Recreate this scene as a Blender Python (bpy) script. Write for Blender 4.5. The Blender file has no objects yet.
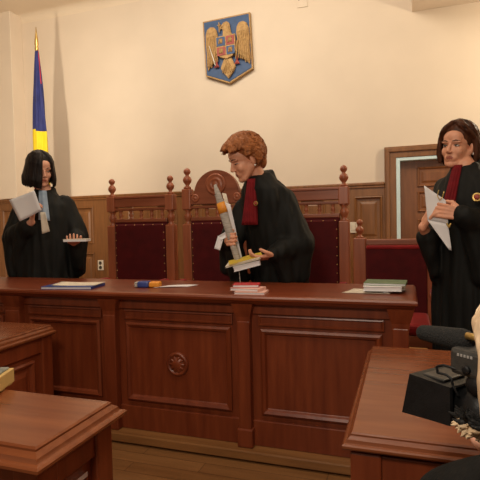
import bpy, bmesh, math, random
from mathutils import Vector, Matrix, Euler, noise
random.seed(7)
C = bpy.context.scene.collection
PI = math.pi
R = math.radians
V = Vector

# ---------------------------------------------------------------- materials
def mat_base(name):
    m = bpy.data.materials.new(name); m.use_nodes = True
    nt = m.node_tree; b = nt.nodes['Principled BSDF']
    return m, nt, b
def mat_noise(name, c1, c2, scale=20, rough=.6, bump=0, stretch=(1, 1, 1), detail=4, bscale=None, metal=0, sheen=0, spec=.5, coat=0):
    m, nt, b = mat_base(name)
    tc = nt.nodes.new('ShaderNodeTexCoord'); mp = nt.nodes.new('ShaderNodeMapping')
    mp.inputs['Scale'].default_value = stretch
    n = nt.nodes.new('ShaderNodeTexNoise'); n.inputs['Scale'].default_value = scale; n.inputs['Detail'].default_value = detail
    r = nt.nodes.new('ShaderNodeValToRGB')
    r.color_ramp.elements[0].position = .3; r.color_ramp.elements[1].position = .7
    r.color_ramp.elements[0].color = (*c1, 1); r.color_ramp.elements[1].color = (*c2, 1)
    L = nt.links.new
    L(tc.outputs['Object'], mp.inputs['Vector']); L(mp.outputs['Vector'], n.inputs['Vector'])
    L(n.outputs['Fac'], r.inputs['Fac']); L(r.outputs['Color'], b.inputs['Base Color'])
    b.inputs['Roughness'].default_value = rough; b.inputs['Metallic'].default_value = metal
    b.inputs['Specular IOR Level'].default_value = spec
    if sheen:
        b.inputs['Sheen Weight'].default_value = sheen; b.inputs['Sheen Roughness'].default_value = .4
    if coat:
        b.inputs['Coat Weight'].default_value = coat; b.inputs['Coat Roughness'].default_value = .15
    if bump:
        n2 = nt.nodes.new('ShaderNodeTexNoise'); n2.inputs['Scale'].default_value = bscale or scale * 3
        L(mp.outputs['Vector'], n2.inputs['Vector'])
        bp = nt.nodes.new('ShaderNodeBump'); bp.inputs['Strength'].default_value = bump; bp.inputs['Distance'].default_value = .01
        L(n2.outputs['Fac'], bp.inputs['Height']); L(bp.outputs['Normal'], b.inputs['Normal'])
    return m
def wood(name, c1, c2, axis='z', rough=.35, spec=.5, coat=0):
    st = {'x': (.9, 9, 9), 'y': (9, .9, 9), 'z': (9, 9, .9)}[axis]
    return mat_noise(name, c1, c2, 3.2, rough, .06, st, 8, 6, spec=spec, coat=coat)

M = {}
MD, ML = (.135, .024, .0080), (.215, .045, .0145)
M['mahog_x'] = wood('mahogany_x', MD, ML, 'x', .32)
M['mahog_z'] = wood('mahogany_z', MD, ML, 'z', .36)
M['mahog_y'] = wood('mahogany_y', MD, ML, 'y', .32)
M['desk_top'] = wood('desk_top', (.155, .040, .0135), (.225, .065, .022), 'x', .27)
M['chair_wood'] = wood('chair_wood', (.26, .068, .027), (.37, .108, .046), 'z', .36)
M['chair_wood_x'] = wood('chair_wood_x', (.21, .055, .022), (.31, .09, .04), 'x', .38)
M['oak_z'] = wood('oak_z', (.165, .066, .021), (.25, .105, .034), 'z', .4)
M['oak_x'] = wood('oak_x', (.20, .085, .026), (.29, .13, .042), 'x', .4)
M['door_wood'] = wood('door_wood', (.16, .055, .018), (.24, .088, .03), 'z', .4)
M['door_wood_x'] = wood('door_wood_x', (.19, .065, .022), (.27, .10, .035), 'x', .4)
M['wall'] = mat_noise('wall_paint', (.71, .61, .50), (.75, .645, .53), 2.2, .85, .04, bscale=160, spec=.2)
M['ceiling'] = mat_noise('ceiling_paint', (.74, .63, .50), (.78, .67, .53), 2, .9, spec=.2)
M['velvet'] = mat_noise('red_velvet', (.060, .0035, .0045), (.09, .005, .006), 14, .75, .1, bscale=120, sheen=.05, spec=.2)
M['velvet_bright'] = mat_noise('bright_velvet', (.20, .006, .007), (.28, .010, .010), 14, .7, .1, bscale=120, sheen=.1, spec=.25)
M['robe'] = mat_noise('black_robe', (.004, .0042, .0036), (.0085, .0085, .0075), 10, .7, .3, (1, 1, .25), 5, 26, spec=.25)
M['coat'] = mat_noise('black_coat', (.004, .0045, .0045), (.008, .0085, .0085), 20, .8, .3, bscale=60, spec=.2)
M['jabot_red'] = mat_noise('jabot_red', (.13, .005, .008), (.19, .008, .012), 30, .75, .1, spec=.2)
M['jabot_blue'] = mat_noise('jabot_blue', (.22, .29, .40), (.30, .38, .48), 20, .8, .1)
M['skin'] = mat_noise('skin', (.66, .30, .185), (.74, .355, .22), 24, .5, .04, bscale=200)
M['skin_pale'] = mat_noise('skin_pale', (.68, .34, .235), (.75, .39, .27), 24, .5, .04, bscale=200)
M['lips'] = mat_noise('lips', (.34, .10, .07), (.40, .125, .085), 30, .4)
M['hair_black'] = mat_noise('hair_black', (.008, .005, .005), (.02, .013, .011), 60, .42, .3, (1, 1, .15), bscale=90, spec=.22)
M['hair_auburn'] = mat_noise('hair_auburn', (.20, .062, .018), (.44, .16, .055), 40, .5, .4, (1, 1, .35), bscale=90, spec=.22)
M['hair_brown'] = mat_noise('hair_brown', (.028, .010, .005), (.10, .032, .014), 40, .45, .3, (1, 1, .2), bscale=90, spec=.22)
M['hair_blond'] = mat_noise('hair_blond', (.52, .36, .22), (.74, .56, .38), 40, .55, .4, (1, 1, .3), bscale=90)
M['fur'] = mat_noise('pale_fur', (.42, .27, .14), (.68, .50, .32), 50, .8, .3, bscale=200)
M['fur_black'] = mat_noise('black_fur', (.006, .006, .006), (.014, .013, .012), 50, .8, .3, bscale=200)
M['eye'] = mat_noise('eye_white', (.62, .56, .52), (.66, .60, .56), 20, .25)
M['iris'] = mat_noise('iris', (.02, .011, .007), (.035, .018, .01), 60, .2)
M['brow'] = mat_noise('brow', (.05, .022, .012), (.09, .04, .02), 60, .7)
M['paper'] = mat_noise('paper', (.74, .72, .74), (.80, .78, .79), 8, .8)
M['paper_warm'] = mat_noise('paper_warm', (.66, .58, .47), (.76, .68, .56), 20, .8)
M['paper_grey'] = mat_noise('paper_grey', (.26, .23, .20), (.52, .47, .42), 30, .8, stretch=(1, 1, 6))
M['blue_cover'] = mat_noise('blue_cover', (.03, .05, .22), (.045, .075, .30), 15, .4)
M['orange'] = mat_noise('orange_card', (.72, .24, .02), (.82, .33, .03), 15, .5)
M['yellow'] = mat_noise('yellow_card', (.62, .43, .04), (.72, .52, .06), 15, .5)
M['green_cover'] = mat_noise('green_cover', (.09, .15, .075), (.14, .21, .11), 12, .55)
M['red_cover'] = mat_noise('red_cover', (.40, .012, .02), (.50, .025, .03), 15, .45)
M['pink'] = mat_noise('pink_pad', (.62, .34, .29), (.70, .42, .36), 15, .7)
M['gold'] = mat_noise('gold_paint', (.26, .145, .05), (.44, .27, .10), 40, .5, .25, metal=.35, bscale=90)
M['brass'] = mat_noise('brass', (.52, .34, .10), (.66, .46, .16), 30, .32, metal=.8)
M['arms_blue'] = mat_noise('arms_blue', (.014, .055, .16), (.022, .075, .21), 20, .5)
M['arms_red'] = mat_noise('arms_red', (.26, .03, .02), (.36, .05, .035), 20, .5)
M['silver'] = mat_noise('silver_paint', (.55, .52, .48), (.68, .65, .60), 20, .4, metal=.3)
M['flag_blue'] = mat_noise('flag_blue', (.012, .017, .11), (.02, .028, .16), 12, .75, .1, sheen=.05)
M['flag_yellow'] = mat_noise('flag_yellow', (.74, .53, .008), (.82, .61, .012), 12, .7, .1)
M['flag_red'] = mat_noise('flag_red', (.42, .012, .02), (.52, .02, .03), 12, .7, .1)
M['plastic_white'] = mat_noise('white_plastic', (.68, .62, .52), (.72, .66, .56), 10, .4)
M['slot'] = mat_noise('slot', (.05, .04, .03), (.07, .055, .04), 10, .6)
M['rebate'] = mat_noise('pale_blue_strip', (.58, .76, .82), (.64, .82, .87), 6, .5)  # even pale blue for the strip round the door opening
M['cam_black'] = mat_noise('camera_black', (.005, .005, .0055), (.010, .010, .011), 60, .5, .1, bscale=300, spec=.3)
M['cam_grey'] = mat_noise('camera_grey', (.028, .027, .025), (.05, .047, .043), 60, .45, .1, bscale=300)
M['foam'] = mat_noise('foam', (.006, .006, .006), (.012, .012, .012), 80, .95, .5, bscale=300)
M['glass'] = mat_noise('lens_glass', (.008, .01, .02), (.015, .02, .035), 5, .06)
M['marking'] = mat_noise('pale_marking', (.28, .27, .26), (.34, .33, .32), 10, .5)
M['lilac'] = mat_noise('lilac_mark', (.34, .22, .36), (.42, .28, .43), 10, .5)
M['box_yellow'] = mat_noise('box_yellow', (.56, .37, .13), (.66, .45, .17), 12, .6)
M['box_grey'] = mat_noise('box_grey', (.16, .17, .15), (.34, .34, .30), 30, .6)
M['shoe'] = mat_noise('shoe_leather', (.008, .007, .007), (.015, .013, .012), 20, .35)
M['trouser'] = mat_noise('dark_cloth', (.01, .01, .012), (.018, .018, .02), 40, .85)
# floor planks
def plank_mat():
    m, nt, b = mat_base('oak_planks'); L = nt.links.new
    tc = nt.nodes.new('ShaderNodeTexCoord')
    br = nt.nodes.new('ShaderNodeTexBrick'); br.offset = .37
    br.inputs['Color1'].default_value = (.235, .105, .036, 1); br.inputs['Color2'].default_value = (.30, .14, .05, 1)
    br.inputs['Mortar'].default_value = (.11, .045, .016, 1); br.inputs['Scale'].default_value = 1
    br.inputs['Mortar Size'].default_value = .0018; br.inputs['Brick Width'].default_value = .9; br.inputs['Row Height'].default_value = .085
    mp = nt.nodes.new('ShaderNodeMapping'); mp.inputs['Scale'].default_value = (.8, 9, 1)
    n = nt.nodes.new('ShaderNodeTexNoise'); n.inputs['Scale'].default_value = 4; n.inputs['Detail'].default_value = 8
    mx = nt.nodes.new('ShaderNodeMix'); mx.data_type = 'RGBA'; mx.blend_type = 'MULTIPLY'; mx.inputs['Factor'].default_value = .55
    rp = nt.nodes.new('ShaderNodeValToRGB'); rp.color_ramp.elements[0].position = .3; rp.color_ramp.elements[1].position = .7
    rp.color_ramp.elements[0].color = (.55, .5, .45, 1); rp.color_ramp.elements[1].color = (1, 1, 1, 1)
    L(tc.outputs['Object'], br.inputs['Vector']); L(tc.outputs['Object'], mp.inputs['Vector']); L(mp.outputs['Vector'], n.inputs['Vector'])
    L(n.outputs['Fac'], rp.inputs['Fac']); L(br.outputs['Color'], mx.inputs['A']); L(rp.outputs['Color'], mx.inputs['B'])
    L(mx.outputs['Result'], b.inputs['Base Color']); b.inputs['Roughness'].default_value = .38
    return m
M['planks'] = plank_mat()

# ---------------------------------------------------------------- geometry helpers
def merge(bm, t, mtx=None, mi=0):
    if mtx is not None: bmesh.ops.transform(t, matrix=mtx, verts=t.verts)
    vm = {}
    for v in t.verts: vm[v] = bm.verts.new(v.co)
    for f in t.faces:
        try:
            nf = bm.faces.new([vm[v] for v in f.verts]); nf.material_index = f.material_index if mi is None else mi
            nf.smooth = f.smooth
        except ValueError: pass
    t.free()
def box(bm, x0, x1, y0, y1, z0, z1, bev=.003, mtx=None, mi=0, seg=2):
    t = bmesh.new()
    bmesh.ops.create_cube(t, size=1)
    for v in t.verts:
        v.co = V(((x0 + x1) / 2 + v.co.x * (x1 - x0), (y0 + y1) / 2 + v.co.y * (y1 - y0), (z0 + z1) / 2 + v.co.z * (z1 - z0)))
    if bev > 0:
        bmesh.ops.bevel(t, geom=t.edges[:], offset=min(bev, .45 * min(x1 - x0, y1 - y0, z1 - z0)), segments=seg, affect='EDGES', profile=.5)
    merge(bm, t, mtx, mi)
def loft(bm, rings, cap0=True, cap1=True, closed=True, mi=0, smooth=False, mtx=None):
    if mtx is not None: rings = [[mtx @ V(p) for p in r] for r in rings]
    vr = [[bm.verts.new(p) for p in r] for r in rings]
    n = len(rings[0]); fs = []
    for a, b in zip(vr, vr[1:]):
        for i in range(n if closed else n - 1):
            j = (i + 1) % n
            fs.append(bm.faces.new((a[i], a[j], b[j], b[i])))
    if cap0: fs.append(bm.faces.new(vr[0][::-1]))
    if cap1: fs.append(bm.faces.new(vr[-1]))
    for f in fs: f.material_index = mi; f.smooth = smooth
    return fs
def lathe(bm, prof, mtx=None, seg=20, mi=0, smooth=True):
    rings = [[V((r * math.cos(2 * PI * i / seg), r * math.sin(2 * PI * i / seg), z)) for i in range(seg)] for r, z in prof]
    fs = loft(bm, rings, mi=mi, smooth=smooth, mtx=mtx)
def rect_loft(bm, x0, x1, y0, y1, prof, mtx=None, mi=0):
    # prof: (outward offset, height) pairs of a moulding run round a rectangle
    rings = [[V((x0 - o, y0 - o, z)), V((x1 + o, y0 - o, z)), V((x1 + o, y1 + o, z)), V((x0 - o, y1 + o, z))] for o, z in prof]
    loft(bm, rings, mtx=mtx, mi=mi)
def roundcone(bm, p0, r0, p1, r1, seg=14, hl=4, mi=0, mtx=None, sq=1.0, sqax=None):
    p0 = V(p0); p1 = V(p1); d = p1 - p0; L = d.length
    if L < 1e-6: d = V((0, 0, 1)); L = 1e-6
    q = d.normalized().to_track_quat('Z', 'Y').to_matrix().to_4x4()
    rings = []
    for k in range(hl + 1):
        a = -PI / 2 + (PI / 2) * k / hl; a = max(a, -PI / 2 + .12)
        rings.append((r0 * math.cos(a), r0 * math.sin(a)))
    for k in range(hl + 1):
        a = (PI / 2) * k / hl; a = min(a, PI / 2 - .12)
        rings.append((r1 * math.cos(a), L + r1 * math.sin(a)))
    m = Matrix.Translation(p0) @ q
    if mtx is not None: m = mtx @ m
    loft(bm, [[m @ V((r * math.cos(2 * PI * i / seg), r * math.sin(2 * PI * i / seg), z)) for i in range(seg)] for r, z in rings], mi=mi, smooth=True)
def chain(bm, pts, rs, **k):
    for i in range(len(pts) - 1): roundcone(bm, pts[i], rs[i], pts[i + 1], rs[i + 1], **k)
def ell(bm, c, r, mtx=None, seg=18, rot=None, mi=0):
    n = seg // 2; m = Matrix.Translation(V(c))
    if rot is not None: m = m @ Euler(rot).to_matrix().to_4x4()
    if mtx is not None: m = mtx @ m
    rings = []
    for k in range(n + 1):
        a = -PI / 2 + PI * k / n; a = min(max(a, -PI / 2 + .08), PI / 2 - .08)
        rings.append([m @ V((r[0] * math.cos(a) * math.cos(2 * PI * i / seg), r[1] * math.cos(a) * math.sin(2 * PI * i / seg), r[2] * math.sin(a))) for i in range(seg)])
    loft(bm, rings, mi=mi, smooth=True)
def prism(bm, pts2, y0, y1, mtx=None, mi=0, bev=0):
    # polygon in the XZ plane (seen from -Y, counter clockwise) pushed from y0 (front) to y1 (back)
    a = [V((x, y0, z)) for x, z in pts2]; b = [V((x, y1, z)) for x, z in pts2]
    t = bmesh.new(); loft(t, [a, b])
    bmesh.ops.recalc_face_normals(t, faces=t.faces)
    if bev: bmesh.ops.bevel(t, geom=[e for e in t.edges if abs(e.verts[0].co.y - y0) < 1e-6 and abs(e.verts[1].co.y - y0) < 1e-6], offset=bev, segments=2, affect='EDGES')
    merge(bm, t, mtx, mi)
def tube(bm, pts, r, seg=8, mi=0):
    chain(bm, pts, [r] * len(pts), seg=seg, hl=2, mi=mi)
def obj(name, bm, mats, parent=None, recalc=True, smooth=None, loc=None, rot=None):
    if recalc: bmesh.ops.recalc_face_normals(bm, faces=bm.faces)
    me = bpy.data.meshes.new(name)
    bm.to_mesh(me); bm.free()
    for m in (mats if isinstance(mats, (list, tuple)) else [mats]): me.materials.append(M[m] if isinstance(m, str) else m)
    if smooth is not None:
        for p in me.polygons: p.use_smooth = smooth
    o = bpy.data.objects.new(name, me); C.objects.link(o)
    if parent: o.parent = parent
    if loc: o.location = loc
    if rot: o.rotation_euler = rot
    return o
def tag(o, label, cat, group=None, kind=None):
    o['label'] = label; o['category'] = cat
    if group: o['group'] = group
    if kind: o['kind'] = kind
    return o
def thing(name, label, cat, loc=(0, 0, 0), rotz=0, group=None):
    o = bpy.data.objects.new(name, None); C.objects.link(o)
    o.location = loc; o.rotation_euler = (0, 0, rotz); o.empty_display_size = .05
    return tag(o, label, cat, group)
def struct(o): o['kind'] = 'structure'; return o
def remeshed(bm, voxel, smooth=2, fn=None):
    bmesh.ops.recalc_face_normals(bm, faces=bm.faces)
    me = bpy.data.meshes.new('tmp'); bm.to_mesh(me); bm.free()
    o = bpy.data.objects.new('tmp', me); C.objects.link(o)
    md = o.modifiers.new('r', 'REMESH'); md.mode = 'VOXEL'; md.voxel_size = voxel
    dg = bpy.context.evaluated_depsgraph_get()
    me2 = bpy.data.meshes.new_from_object(o.evaluated_get(dg))
    bpy.data.objects.remove(o); bpy.data.meshes.remove(me)
    b = bmesh.new(); b.from_mesh(me2); bpy.data.meshes.remove(me2)
    for _ in range(smooth): bmesh.ops.smooth_vert(b, verts=b.verts, factor=.5, use_axis_x=True, use_axis_y=True, use_axis_z=True)
    if fn:
        for f in b.faces: f.material_index = fn(f.calc_center_median())
    for f in b.faces: f.smooth = True
    return b
def dup(root, loc, rotz=None, label=None, group=None):
    r = root.copy(); C.objects.link(r); r.location = loc
    if rotz is not None: r.rotation_euler = (0, 0, rotz)
    if label: r['label'] = label
    if group: r['group'] = group
    for ch in list(root.children):
        c = ch.copy(); C.objects.link(c); c.parent = r
        for g in list(ch.children):
            d = g.copy(); C.objects.link(d); d.parent = c
    return r
def sheet(bm, quad, nu=8, nv=8, bend=0.0, th=.0012, mi=0, ripple=0):
    # a curved leaf of paper through four corners a b c d (round the edge)
    a, b, c, d = [V(p) for p in quad]
    nrm = (b - a).cross(d - a).normalized()
    g0, g1 = [], []
    for i in range(nu + 1):
        for j in range(nv + 1):
            u, v = i / nu, j / nv
            p = (a * (1 - u) + b * u) * (1 - v) + (d * (1 - u) + c * u) * v
            h = bend * (1 - (2 * u - 1) ** 2) + ripple * math.sin(5 * u + 3 * v)
            g0.append(bm.verts.new(p + nrm * (h + th / 2))); g1.append(bm.verts.new(p + nrm * (h - th / 2)))
    idx = lambda i, j: i * (nv + 1) + j
    fs = []
    for i in range(nu):
        for j in range(nv):
            q = (idx(i, j), idx(i + 1, j), idx(i + 1, j + 1), idx(i, j + 1))
            fs.append(bm.faces.new([g0[k] for k in q])); fs.append(bm.faces.new([g1[k] for k in q[::-1]]))
    rim = [idx(i, 0) for i in range(nu + 1)] + [idx(nu, j) for j in range(1, nv + 1)] + [idx(i, nv) for i in range(nu - 1, -1, -1)] + [idx(0, j) for j in range(nv - 1, 0, -1)]
    for k in range(len(rim)):
        p, q = rim[k], rim[(k + 1) % len(rim)]
        fs.append(bm.faces.new((g0[p], g1[p], g1[q], g0[q])))
    for f in fs: f.material_index = mi; f.smooth = True
FRONT = Matrix(((1, 0, 0, 0), (0, 0, -1, 0), (0, 1, 0, 0), (0, 0, 0, 1)))   # lathe axis +Z -> -Y, plan (x,y) -> (x,z)
def framed(bm, x0, x1, z0, z1, y, prof, mi=0, side=None):
    # moulding frame round a panel whose face looks towards -Y: prof (offset outward, projection)
    m = Matrix.Translation((0, y, 0)) @ FRONT
    rect_loft(bm, x0, x1, z0, z1, prof, mtx=m, mi=mi)
RAISED = [(.0, 0), (0, .012), (-.008, .018), (-.018, .014), (-.026, .004), (-.040, .004), (-.062, .012), (-.07, .012)]
def rot_to(mtx, bm): bmesh.ops.transform(bm, matrix=mtx, verts=bm.verts)

# ================================================================ SETTING
bm = bmesh.new(); box(bm, -6.4, 3.2, -1.6, 5.7, -.1, 0, 0)
struct(obj('floor', bm, 'planks'))
bm = bmesh.new(); box(bm, -6.2, 3.0, 2.125, 5.5, .0, .05, .004)
struct(obj('dais', bm, 'oak_x'))
bm = bmesh.new(); box(bm, -6.2, 3.0, 2.095, 2.125, .012, .056, .006)
struct(obj('trim_1', bm, 'oak_x'))
DX0, DX1, DZ1 = -.085, .86, 1.785      # door opening
bm = bmesh.new()
box(bm, -6.4, DX0, 5.5, 5.7, 0, 4.3, 0); box(bm, DX1, 3.2, 5.5, 5.7, 0, 4.3, 0); box(bm, DX0, DX1, 5.5, 5.7, DZ1, 4.3, 0)
struct(obj('wall_back', bm, 'wall'))
bm = bmesh.new(); box(bm, -6.4, -6.2, -1.6, 5.5, 0, 4.3, 0); struct(obj('wall_left', bm, 'wall'))
bm = bmesh.new(); box(bm, 3.0, 3.2, -1.6, 5.5, 0, 4.3, 0); struct(obj('wall_right', bm, 'wall'))
bm = bmesh.new(); box(bm, -6.2, 3.0, -1.6, 5.5, 4.08, 4.3, 0)
# cove between ceiling and back wall
rg = []
for x in (-6.2, .09):
    rg.append([V((x, 5.5, 4.08)), V((x, 5.5, 3.98))] + [V((x, 5.5 - .1 + .1 * math.cos(a), 4.08 - .1 + .1 * math.sin(a))) for a in [k * PI / 12 for k in range(1, 6)]] + [V((x, 5.4, 4.08))])
loft(bm, rg)
struct(obj('ceiling', bm, 'ceiling'))
bm = bmesh.new(); box(bm, .09, 3.0, 4.7, 5.5, 3.315, 4.08, .004); struct(obj('soffit', bm, 'wall'))
bm = bmesh.new(); box(bm, -5.36, -5.06, 5.28, 5.5, 1.53, 4.08, .006); struct(obj('pilaster', bm, 'wall'))
# wainscot on the back wall
bm = bmesh.new()
def wains(bm, x0, x1, starts, w):
    box(bm, x0, x1, 5.475, 5.5, .05, 1.50, 0)
    for z0, z1 in ((.05, .20), (.765, .885), (1.385, 1.50)): box(bm, x0, x1, 5.455, 5.478, z0, z1, .004)
    edges = [x0]
    for s in starts: edges += [s, s + w]
    edges.append(x1)
    for a, b in zip(edges[::2], edges[1::2]):
        if b - a > .01: box(bm, a, b, 5.4555, 5.478, .05, 1.5, .003)
    for s in starts:
        for z0, z1 in ((.20, .765), (.885, 1.385)):
            framed(bm, s, s + w, z0, z1, 5.477, [(0, 0), (0, .03), (-.012, .034), (-.024, .02), (-.03, .004), (-.06, .004), (-.085, .014), (-.09, .014)])
    rect = [(0, 5.455), (0, 5.43), (.02, 5.43)]
    box(bm, x0, x1, 5.43, 5.5, 1.50, 1.535, .01); box(bm, x0, x1, 5.44, 5.5, 1.475, 1.50, .006)
wains(bm, -6.2, -.205, [-.53 - .62 * k for k in range(9)][::-1], .3)
wains(bm, .98, 3.0, [1.1 + .62 * k for k in range(3)], .42)
struct(obj('trim_2', bm, 'oak_z'))
bm = bmesh.new(); box(bm, -6.2, -.205, 5.44, 5.5, .05, .14, .008); box(bm, .98, 3.0, 5.44, 5.5, .05, .14, .008)
struct(obj('baseboard_back', bm, 'oak_x'))
# door with casing
bm = bmesh.new()
for x0, x1 in ((-.205, -.085), (.86, .98)):
    box(bm, x0, x1, 5.445, 5.53, .05, 1.905, .006); box(bm, x0 + .012, x0 + .055, 5.425, 5.45, .05, 1.89, .008)
box(bm, -.205, .98, 5.444, 5.53, 1.785, 1.905, .006); box(bm, -.19, .965, 5.424, 5.45, 1.845, 1.89, .008)
struct(obj('trim_3', bm, 'oak_z'))
d = thing('door_1', '', '', (0, 0, 0)); del d['label']; del d['category']; struct(d)
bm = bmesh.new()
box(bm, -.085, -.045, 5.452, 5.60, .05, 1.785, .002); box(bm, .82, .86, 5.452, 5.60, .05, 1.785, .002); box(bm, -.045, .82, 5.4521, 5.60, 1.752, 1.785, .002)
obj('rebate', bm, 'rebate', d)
bm = bmesh.new(); box(bm, -.045, .82, 5.56, 5.60, .055, 1.752, .002)
for z0, z1 in ((.15, .75), (.85, 1.12), (1.2, 1.42), (1.47, 1.68)):
    framed(bm, .13, .72, z0, z1, 5.561, RAISED)
obj('door_leaf', bm, 'door_wood', d)
bm = bmesh.new()
mm = Matrix.Translation((.77, 5.56, .98)) @ FRONT
box(bm, .75, .79, 5.55, 5.562, .9, 1.06, .003); lathe(bm, [(.01, 0), (.01, .035), (.014, .04)], mm); box(bm, .67, .78, 5.51, 5.525, .97, .99, .005)
obj('handle', bm, 'brass', d)

# ================================================================ WALL FIXTURES
def plate(name, label, cat, x, z, w, h, kind):
    t = thing(name, label, cat, (x, 5.4555 if z < 1.5 else 5.5, z))
    bm = bmesh.new(); box(bm, -w / 2, w / 2, -.012, 0, -h / 2, h / 2, .003)
    obj('plate', bm, 'plastic_white' if kind != 'cover' else 'wall', t)
    bm = bmesh.new()
    if kind == 'outlet':
        for dz in (.03, -.03):
            lathe(bm, [(.022, 0), (.024, .003), (.019, .004), (.017, .001)], Matrix.Translation((0, -.012, dz)) @ FRONT, mi=0)
            for dx in (-.008, .008): lathe(bm, [(.004, 0), (.004, .004)], Matrix.Translation((dx, -.012, dz)) @ FRONT, 10)
        obj('socket', bm, 'slot', t)
    elif kind == 'switch':
        box(bm, -.018, .018, -.018, -.010, -.03, .03, .003); obj('rocker', bm, 'plastic_white', t)
    else:
        for dx in (-1, 1):
            lathe(bm, [(.006, 0), (.006, .003), (.003, .004)], Matrix.Translation((dx * w * .36, -.012, 0)) @ FRONT, 10)
            obj('screw', bm, 'slot', t); bm = bmesh.new()
plate('wall_outlet', 'small white double power outlet low on the wood panelling by the left chair', 'outlet', -3.855, .60, .085, .135, 'outlet')
plate('light_switch', 'white switch plate on the wood panelling beside the door', 'switch', -.54, 1.045, .08, .12, 'switch')
plate('junction_cover', 'square painted cover plate high on the cream wall', 'cover plate', -1.075, 3.64, .115, .17, 'cover')

# coat of arms
def coat_of_arms():
    t = thing('coat_of_arms', 'blue shield plaque with golden eagle coat of arms hung on the cream wall', 'coat of arms', (-1.978, 5.492, 3.226))
    t.rotation_euler = (0, R(-2.0), 0)
    W, H = .60, .655
    P = lambda u, v: ((u - .5) * W, (.5 - v) * H + .02)
    def pr(name, uv, y0, y1, m, par=t, bev=.004):
        b = bmesh.new(); prism(b, [P(*p) for p in uv][::-1], y0, y1, bev=bev); return obj(name, b, m, par)
    pr('plaque_border', [(0, 0), (1, 0), (1, 1), (.5, 1.2), (0, 1)], -.045, 0, 'gold')
    pr('shield_field', [(.025, .025), (.975, .025), (.975, .985), (.5, 1.17), (.025, .985)], -.05, -.03, 'arms_blue')
    wing = [(.07, .27), (.1, .19), (.17, .15), (.25, .16), (.30, .22), (.32, .33), (.30, .5), (.29, .62), (.27, .74), (.24, .76), (.22, .82), (.19, .81), (.16, .88), (.13, .86), (.08, .92), (.06, .8), (.07, .6), (.06, .45)]
    def feathers(bmx, flip):
        for k in range(6):
            u = .10 + .035 * k; x0, z0 = P(u, .33); x1, z1 = P(u + .006 * k - .01, .86 - .015 * k)
            if flip: x0, x1 = -x0 + .02, -x1 + .02
            roundcone(bmx, (x0, -.085, z0), .006, (x1, -.083, z1), .010, seg=8, hl=2)
    for fl in (0, 1):
        b = bmesh.new(); pts = [P(*p) for p in wing][::-1]
        if fl: pts = [(-x + .02, z) for x, z in pts][::-1]
        prism(b, pts, -.085, -.045, bev=.01); feathers(b, fl); obj('wing', b, 'gold', t)
    b = bmesh.new()
    prism(b, [P(*p) for p in [(.42, .4), (.44, .26), (.43, .21), (.37, .23), (.36, .20), (.42, .15), (.46, .11), (.53, .10), (.58, .14), (.59, .22), (.60, .3), (.66, .4), (.66, .72), (.5, .78), (.34, .72), (.34, .42)]][::-1], -.09, -.045, bev=.012)
    obj('eagle_body', b, 'gold', t)
    b = bmesh.new()
    prism(b, [P(*p) for p in [(.44, .74), (.58, .74), (.66, .92), (.62, 1.0), (.5, 1.12), (.40, 1.0), (.35, .92)]][::-1], -.085, -.045, bev=.008)
    for k in range(5):
        x0, z0 = P(.5, .78); x1, z1 = P(.40 + .05 * k, 1.02 - .01 * abs(k - 2)); roundcone(b, (x0, -.085, z0), .006, (x1, -.083, z1), .011, seg=8, hl=2)
    obj('tail', b, 'gold', t)
    b = bmesh.new(); x, z = P(.365, .2); box(b, x - .006, x + .006, -.082, -.065, z - .05, z + .07, .002); box(b, x - .022, x + .022, -.082, -.065, z + .03, z + .042, .002); obj('cross', b, 'gold', t)
    esc = pr('inner_shield', [(.29, .36), (.70, .36), (.70, .66), (.62, .74), (.5, .78), (.38, .74), (.29, .66)], -.105, -.08, 'gold')
    q = [((.31, .38), (.49, .54), 'arms_blue'), ((.51, .38), (.68, .54), 'arms_red'), ((.31, .56), (.49, .71), 'arms_red'), ((.51, .56), (.68, .71), 'arms_blue')]
    for (u0, v0), (u1, v1), m in q:
        fld = pr('quarter', [(u0, v0), (u1, v0), (u1, v1), (u0, v1)], -.11, -.10, m, esc, .002)
        b = bmesh.new(); cx, cz = P((u0 + u1) / 2, (v0 + v1) / 2)
        for a in range(3): roundcone(b, (cx - .025 + .02 * a, -.113, cz - .022), .007, (cx - .012 + .014 * a, -.113, cz + .024), .009, seg=8, hl=2)
        ell(b, (cx + .012, -.113, cz + .01), (.014, .006, .02))
        e = obj('charge', b, 'gold', esc)
    for u in (.27, .70):
        b = bmesh.new(); x, z = P(u, .83)
        for a in (-1, 0, 1): roundcone(b, (x, -.075, z), .012, (x + a * .024, -.078, z - .035), .009, seg=8, hl=2)
        roundcone(b, (x, -.07, z + .05), .016, (x, -.075, z), .012, seg=8, hl=2)
        obj('claw', b, 'arms_red', t)
    b = bmesh.new(); x0, z0 = P(.15, .5); x1, z1 = P(.255, .86); roundcone(b, (x0, -.1, z0), .005, (x1, -.1, z1), .007, seg=8, hl=2); obj('sword', b, 'silver', t)
    b = bmesh.new(); x0, z0 = P(.74, .5); x1, z1 = P(.69, .8); roundcone(b, (x0, -.1, z0), .012, (x1, -.1, z1), .007, seg=8, hl=2); obj('mace', b, 'gold', t)
coat_of_arms()

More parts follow.
